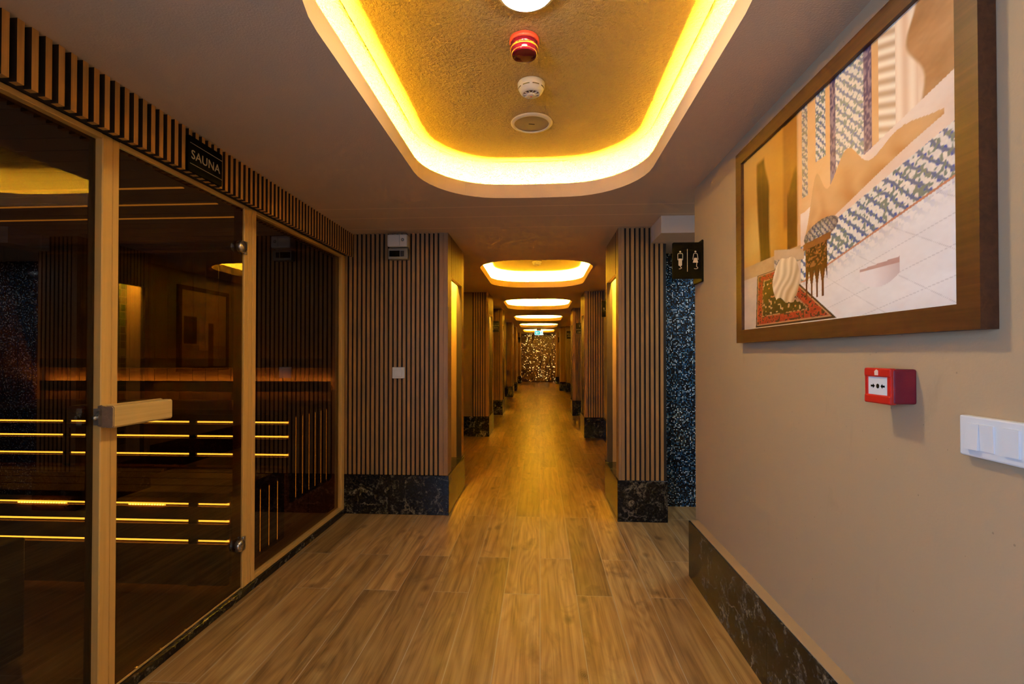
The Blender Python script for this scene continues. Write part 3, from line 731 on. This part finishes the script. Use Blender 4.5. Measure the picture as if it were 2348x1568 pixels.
# ------------------------------------------------------------------ pictures
def canvas_mesh(name, plane_x, ya, yb, z0, z1, fn, nu, nv, parent):
    """a flat painted canvas facing -x (towards the corridor), u runs from yb (left as seen) to ya"""
    bm = bmesh.new(); lay = bm.loops.layers.float_color.new('paint')
    grid = [[bm.verts.new((plane_x, yb+(ya-yb)*i/nu, z0+(z1-z0)*j/nv)) for i in range(nu+1)] for j in range(nv+1)]
    col = {}
    for j in range(nv+1):
        for i in range(nu+1): col[grid[j][i]] = tuple(min(.95, 1.04*max(0, k)**1.5) for k in fn(i/nu, j/nv)) + (1,)
    for j in range(nv):
        for i in range(nu):
            f = bm.faces.new([grid[j][i], grid[j][i+1], grid[j+1][i+1], grid[j+1][i]])
            for lp in f.loops: lp[lay] = col[lp.vert]
    return obj(name, bm, painted(name+'_paint', 'paint'), parent, fix=False)
def lerp(a, b, t): t = max(0, min(1, t)); return tuple(x+(y-x)*t for x, y in zip(a, b))
def sst(a, b, x): t = max(0, min(1, (x-a)/(b-a))); return t*t*(3-2*t)
def hsh(a, b): return (math.sin(a*127.1+b*311.7)*43758.5453) % 1
def vn(x, y):
    ix, iy = math.floor(x), math.floor(y); fx, fy = x-ix, y-iy
    fx, fy = fx*fx*(3-2*fx), fy*fy*(3-2*fy)
    a = hsh(ix, iy)*(1-fx)+hsh(ix+1, iy)*fx; b = hsh(ix, iy+1)*(1-fx)+hsh(ix+1, iy+1)*fx
    return a*(1-fy)+b*fy
def tilework(u, v, f=26.0, asp=.68):
    """blue scrolls and rosettes on cream"""
    x, y = u*f, v*f*asp
    w = (vn(x*1.3, y*1.3)-.5)*.35
    m = math.sin(2*PI*(x+w))*math.sin(2*PI*(y-w*.7))
    l = math.sin(2*PI*(x*.5+y*.5)+3*w)
    c = lerp((.78, .72, .66), (.86, .80, .72), vn(x*6, y*6))
    c = lerp(c, (.13, .18, .50), sst(.22, .55, m))
    c = lerp(c, (.22, .25, .38), sst(.86, .97, abs(l)))
    return lerp(c, (.30, .34, .30), sst(.62, .75, vn(x*4+9, y*5)))
def art_hall(u, v):
    """plain generic picture: a golden hall with tiled pillars, a heap of cloth on a bench, a rug and a stool"""
    n = vn(u*9, v*13)*.5+vn(u*23, v*31)*.3+vn(u*70, v*90)*.2
    k = sst(0, .42, u)
    c = lerp(lerp((.58, .34, .10), (.74, .50, .19), v), lerp((.70, .40, .07), (.62, .36, .09), v), k)
    c = lerp(c, (.86, .66, .28), .55*sst(.22, 0, math.hypot(u-.10, (v-.50)*.8))+.3*(n-.5))
    if u > .40: c = lerp((.78, .50, .26), (.88, .66, .42), n*.6+.5*sst(.40, .5, u)*(1-v))
    c = lerp(c, lerp((.34, .17, .05), (.45, .25, .08), n), .75*sst(.012, -.012, abs(u-.36)-.045)*sst(.45, .5, v))   # shaded arch
    if .43 < u < .462 and v > .58: c = lerp(tilework(u, v, 40), (.6, .42, .22), .35)
    if .505 < u < .555 and v > .70: c = tilework(u, v, 40)
    if .575 < u < .602 or .715 <= u < .745: c = lerp((.17, .13, .24), (.42, .34, .40), sst(.3, .8, vn(u*170, v*90)))
    if .602 <= u < .715: c = lerp(tilework(u, v, 34), (.90, .80, .64), .25)
    if .77 < u < .825: c = lerp((.66, .50, .36), (.96, .86, .72), .5+.5*math.sin(v*150+(u-.77)*90))
    if u >= .825: c = lerp((.84, .64, .48), (.94, .80, .66), .5+.5*math.sin(u*160) if u < .89 else n)
    e = .89+.022*math.sin(v*11+1)+.012*math.sin(v*27)
    c = lerp(c, lerp((.46, .27, .13), (.66, .44, .26), n), sst(e-.006, e+.006, u)*sst(.56, .58, v))
    # dark hanging with soft folds
    a = .135+.016*math.sin(v*5+.5); b = .235+.022*math.sin(v*4.2+2.2)-.05*sst(.72, .92, v)
    m = sst(a-.010, a+.010, u)*sst(b+.010, b-.010, u)*sst(.16, .18, v)*sst(.93, .90, v)
    c = lerp(c, lerp((.055, .024, .010), (.22, .11, .03), .25*n+.55*sst(.5, .95, v)*n+.18*max(0, math.sin(u*190+v*4))), m*.96)
    m = sst(.335, .345, u)*sst(.405, .395, u)*sst(.36, .38, v)*sst(.72, .66, v+.05*math.sin(u*60))
    c = lerp(c, lerp((.07, .032, .012), (.20, .10, .03), n), m*.9)
    # floor, bench
    top = .36+.34*max(0, u-.44)
    front = top-.165
    if u < .42:
        if v < .37: c = lerp((.55, .38, .22), (.72, .55, .36), n)
        if v < .30: c = lerp((.66, .52, .42), (.82, .70, .60), n*.7+.2*u)
    else:
        if v < top+.15: c = lerp((.78, .60, .48), (.93, .80, .70), n*.6+.4*sst(top, top+.15, v))
        if v < top: c = tilework(u, v-top, 30)
        if front < v < front+.008: c = (.62, .34, .22)
        if v < front: c = lerp(lerp((.72, .62, .58), (.93, .88, .84), n*.45+.5*u), tilework(u, top-2*front+v, 30), .22*sst(front-.08, front, v))
    if .25 < u < .44 and .30 < v < .40 - .28*(u-.25): c = lerp(tilework(u, v, 34), (.5, .34, .24), .5) if v < .35-.28*(u-.25) else lerp((.60, .44, .30), (.74, .58, .42), n)
    # grout of the floor slabs
    if v < front-.01 and u > .42 and (abs((v-.30*u+.2)*11 % 1-.5) > .487 or abs((u+v*1.3)*5 % 1-.5) > .492): c = lerp(c, (.5, .42, .38), .35)
    # heap of warm cloth along the bench
    hgt = .215*math.exp(-((u-.505)/.040)**2)+.17*math.exp(-((u-.655)/.062)**2)+.10*math.exp(-((u-.58)/.07)**2)+.085*math.exp(-((u-.82)/.11)**2)
    bas = top+.015+.03*sst(.5, .9, u)
    if u > .43 and bas < v < bas+hgt and hgt > .018:
        q = (v-bas)/hgt
        fold = .5+.5*math.sin((u*60+v*26)+5*vn(u*14, v*14))
        c = lerp((.52, .27, .10), (.93, .70, .44), .18+.55*q*(1-.35*q)+.28*fold*(1-q)+.15*(n-.5))
    # embroidered bolster
    d = ((u-.525)/.085)**2+((v-.395-.15*(u-.525))/.045)**2
    if d < 1: c = lerp(tilework(u, v, 46), (.20, .12, .08), .35+.35*d)
    # rug
    l = .105+.05*v; rr = .615-1.05*v
    if l < u < rr and .015 < v < .30:
        m = min((u-l)*1.0, (rr-u)*.62, (v-.015)*.9, (.30-v)*1.2)
        p = vn(u*120, v*140)
        if m < .007: c = (.10, .05, .03)
        elif m < .012: c = (.55, .34, .22)
        elif m < .046: c = lerp((.36, .05, .03), (.66, .20, .12), p) if p < .62 else (.10, .06, .05)
        elif m < .054: c = (.48, .30, .2) if p > .4 else (.1, .06, .03)
        else:
            c = lerp((.028, .034, .018), (.07, .05, .025), p)
            if vn(u*75+3, v*85) > .74: c = lerp((.5, .16, .08), (.6, .52, .38), vn(u*31, v*17))
    # linen pile
    x = (u-.325)/.092; y = (v-.225)/.115
    if x*x+y*y < 1+.12*math.sin(u*70) and v > .13+.02*math.sin(u*50):
        f = .5+.5*math.sin(u*120-v*60+6*vn(u*15, v*12)); c = lerp((.50, .33, .18), (.93, .80, .62), .35+.45*f*(1-y*.2)-.2*x+.2*y)
    # stool
    if .435 < u < .575 and .335+.07*(u-.435) < v < .365+.07*(u-.435): c = lerp((.30, .15, .06), (.42, .23, .11), n)
    q = (u-.447)/.112
    if 0 < q < 1 and .115 < v <= .336+.07*(u-.435):
        if v > .25: c = lerp((.10, .035, .012), (.46, .24, .12), .8*sst(.45, .7, vn(u*160, v*150)))
        elif (q*4 % 1) < .34: c = lerp((.14, .05, .02), (.26, .11, .05), n)
        elif v > .235-.03*abs((q*4 % 1)-.67)*6: c = (.13, .05, .02)
    # bowl and its shade-free foot
    x = (u-.765)/.068
    if abs(x) < 1 and .105+.035*x*x < v < .188+.006*x: c = lerp((.58, .44, .42), (.88, .79, .76), .75-.5*x+.2*n) if v < .172 else lerp((.50, .30, .26), (.74, .56, .50), n)
    return c
def frame_bm(xf, xb, ya, yb, z0, z1, w):
    bm = bmesh.new()
    P = [(ya, z0), (yb, z0), (yb, z1), (ya, z1)]; Q = [(ya+w, z0+w), (yb-w, z0+w), (yb-w, z1-w), (ya+w, z1-w)]
    for i in range(4):
        j = (i+1) % 4
        a = [bm.verts.new((x, p[0], p[1])) for x, p in ((xb, P[i]), (xf, P[i]), (xf, Q[i]), (xf+.014, Q[i]), (xb, Q[i]))]
        b = [bm.verts.new((x, p[0], p[1])) for x, p in ((xb, P[j]), (xf, P[j]), (xf, Q[j]), (xf+.014, Q[j]), (xb, Q[j]))]
        for k in range(5): bm.faces.new([a[k], a[(k+1) % 5], b[(k+1) % 5], b[k]])
    return bm
t = thing('framed_painting', (.91, 1.64, 1.78), 'large painting in dark wooden frame high on the right wall', 'painting', 'framed paintings')
bm = frame_bm(.892, .928, 1.030, 2.245, 1.352, 2.205, .056); sub('frame', bm, M_FRAME, t)
canvas_mesh('canvas', .905, 1.080, 2.195, 1.402, 2.157, art_hall, 470, 320, t)
def art_far(u, v):
    n = vn(u*9, v*13)*.6+vn(u*40, v*50)*.4
    c = lerp((.55, .34, .16), (.78, .56, .32), n*.6+v*.4)
    if v < .3: c = lerp((.42, .25, .13), (.60, .42, .26), n)
    if .30 < u < .42 and v < .6: c = lerp((.18, .09, .05), (.35, .2, .1), n)
    if abs(u-.52) < .10 and .22 < v < .62: c = lerp((.62, .40, .22), (.86, .62, .40), n)
    if .68 < u < .95 and .30 < v < .66: c = lerp((.10, .05, .03), (.24, .13, .07), n)
    return c
t = thing('framed_painting', (.98, 5.75, 1.62), 'painting on the right corridor wall, seen mirrored in the sauna door glass', 'painting', 'framed paintings')
sub('frame', frame_bm(.965, .998, 5.35, 6.25, 1.10, 2.12, .05), M_FRAME, t)
canvas_mesh('canvas', .975, 5.39, 6.21, 1.14, 2.08, art_far, 60, 60, t)
t = thing('framed_painting', (-1.01, 12.3, 1.7), 'narrow-looking framed painting on the left corridor wall past the bath sign', 'painting', 'framed paintings')
bm = frame_bm(.965, .998, 5.35, 6.25, 1.10, 2.12, .05)
bmesh.ops.transform(bm, matrix=Matrix.Translation((-2.028+.0, 6.5, .1)) @ Matrix.Translation((.9985, 0, 0)) @ Matrix.Scale(-1, 4, (1, 0, 0)) @ Matrix.Translation((-.0, 0, 0)), verts=bm.verts[:])
mnx = min(v.co.x for v in bm.verts)
for v in bm.verts: v.co.x += -1.029-mnx
sub('frame', bm, M_FRAME, t)
bm = bmesh.new(); box(bm, -1.029, -1.012, 11.89, 12.71, 1.24, 2.18); sub('canvas', bm, plain('dim_canvas', (.30, .19, .09), .5), t)
# ------------------------------------------------------------------ ceiling devices
t = thing('ceiling_lamp', (-.045, 1.61, TOP), 'bright white round ceiling lamp at the top edge, before the red beacon', 'lamp')
T0 = Matrix.Translation((-.045, 1.60, TOP)) @ Matrix.Rotation(PI, 4, 'X')
bm = bmesh.new(); lathe(bm, [(0, .001), (.098, .001), (.098, .018), (.088, .020)], T0); sub('rim', bm, M_WHITE, t)
bm = bmesh.new(); lathe(bm, [(.088, .020), (.080, .024), (0, .026)], T0); sub('diffuser', bm, M_LAMP, t)
t = thing('alarm_beacon', (-.06, 1.865, TOP), 'red alarm beacon on the ceiling between the white lamp and smoke detector', 'alarm beacon')
T0 = Matrix.Translation((-.06, 1.865, TOP)) @ Matrix.Rotation(PI, 4, 'X')
bm = bmesh.new(); lathe(bm, [(0, .001), (.054, .001), (.058, .004), (.058, .018), (.055, .021), (0, .021)], T0); sub('base', bm, M_ORNG, t)
bm = bmesh.new(); lathe(bm, [(.053, .020), (.0545, .024), (.0545, .040), (.0525, .042), (.0525, .046), (.0515, .060), (.049, .066), (.045, .068), (0, .068)], T0)
for i in range(16):
    a = 2*PI*i/16; bbm = Matrix.Rotation(a, 4, 'Z')
    q = bmesh.new(); box(q, .0535, .0555, -.0018, .0018, .022, .040)
    bmesh.ops.transform(q, matrix=T0 @ bbm, verts=q.verts[:]); merge(bm, q)
sub('lens', bm, M_LENS, t)
bm = bmesh.new(); lathe(bm, [(.0535, .0415), (.0552, .0425), (.0552, .0445), (.0530, .0455)], T0); sub('seal_ring', bm, M_YEL, t)
def smoke(x, y, label):
    t = thing('smoke_detector', (x, y, TOP), label, 'smoke detector', 'smoke detectors')
    T0 = Matrix.Translation((x, y, TOP)) @ Matrix.Rotation(PI, 4, 'X')
    bm = bmesh.new(); lathe(bm, [(0, .0005), (.060, .0005), (.062, .004), (.061, .018), (.057, .030), (.049, .043), (.040, .050), (.036, .051), (.034, .046), (0, .046)], T0); sub('body', bm, M_WHITE, t)
    bm = bmesh.new()
    for i in range(8):
        for a0, a1 in ((i*45+6, i*45+38),):
            ang = [math.radians(a0+(a1-a0)*k/6) for k in range(7)]
            for p, q in zip(ang, ang[1:]):
                bm.faces.new([bm.verts.new(T0 @ Vector((.0586*math.cos(w)*1.004, .0586*math.sin(w)*1.004, h))) if h < .028 else bm.verts.new(T0 @ Vector((.0574*math.cos(w)*1.004, .0574*math.sin(w)*1.004, h))) for w, h in ((p, .0265), (q, .0265), (q, .0305), (p, .0305))])
    sub('slots', bm, M_DARK, t)
    bm = bmesh.new(); lathe(bm, [(.034, .0465), (.018, .0475), (0, .048)], T0, 32); sub('mesh_screen', bm, plain('brown_gauze', (.16, .08, .05), .6), t)
    bm = bmesh.new()
    for i in range(10):
        q = bmesh.new(); bbox(q, .016, .038, -.0016, .0016, .046, .056, .001, 1)
        for v in q.verts:
            v.co.z -= max(0, (v.co.x-.02))*.28
        bmesh.ops.transform(q, matrix=T0 @ Matrix.Rotation(2*PI*i/10, 4, 'Z'), verts=q.verts[:]); merge(bm, q)
    lathe(bm, [(.019, .050), (.019, .057), (.016, .059), (.0, .060)], T0, 28); sub('guard', bm, M_CREAM, t)
    bm = bmesh.new(); lathe(bm, [(.0035, .0595), (.003, .0615), (0, .062)], T0, 12); sub('indicator', bm, plain('red_indicator', (.8, .1, .1), .3), t)
    return t
s1 = smoke(-.039, 2.175, 'domed white smoke detector between the red beacon and round speaker')
dup(s1, (0, 4.18, 0), 'smoke detector in the second lit ceiling recess', 'smoke detectors')
dup(s1, (0, 7.75, 0), 'smoke detector in the third lit ceiling recess', 'smoke detectors')
t = thing('ceiling_speaker', (-.043, 2.545, TOP), 'flat round ceiling speaker nearest the far end of the first recess', 'speaker', 'ceiling speakers')
T0 = Matrix.Translation((-.043, 2.545, TOP)) @ Matrix.Rotation(PI, 4, 'X')
bm = bmesh.new(); lathe(bm, [(.105, .0005), (.111, .001), (.111, .005), (.108, .008), (.096, .012), (.092, .012), (.0905, .006), (.0905, .0005)], T0, 64); sub('rim', bm, M_CREAM, t)
bm = bmesh.new(); lathe(bm, [(.091, .006), (.05, .0075), (0, .008)], T0, 64); sub('grille', bm, plain('grille_mesh', (.30, .25, .18), .55), t)
bm = bmesh.new()
q = bmesh.new(); bbox(q, -.016, .016, -.0035, .0035, .0078, .0095, .001, 1); bmesh.ops.transform(q, matrix=T0 @ Matrix.Rotation(math.radians(-12), 4, 'Z'), verts=q.verts[:]); merge(bm, q); sub('badge', bm, M_DARK, t)
dup(t, (0, 3.52, 0), 'round ceiling speaker just inside the second lit ceiling recess', 'ceiling speakers')
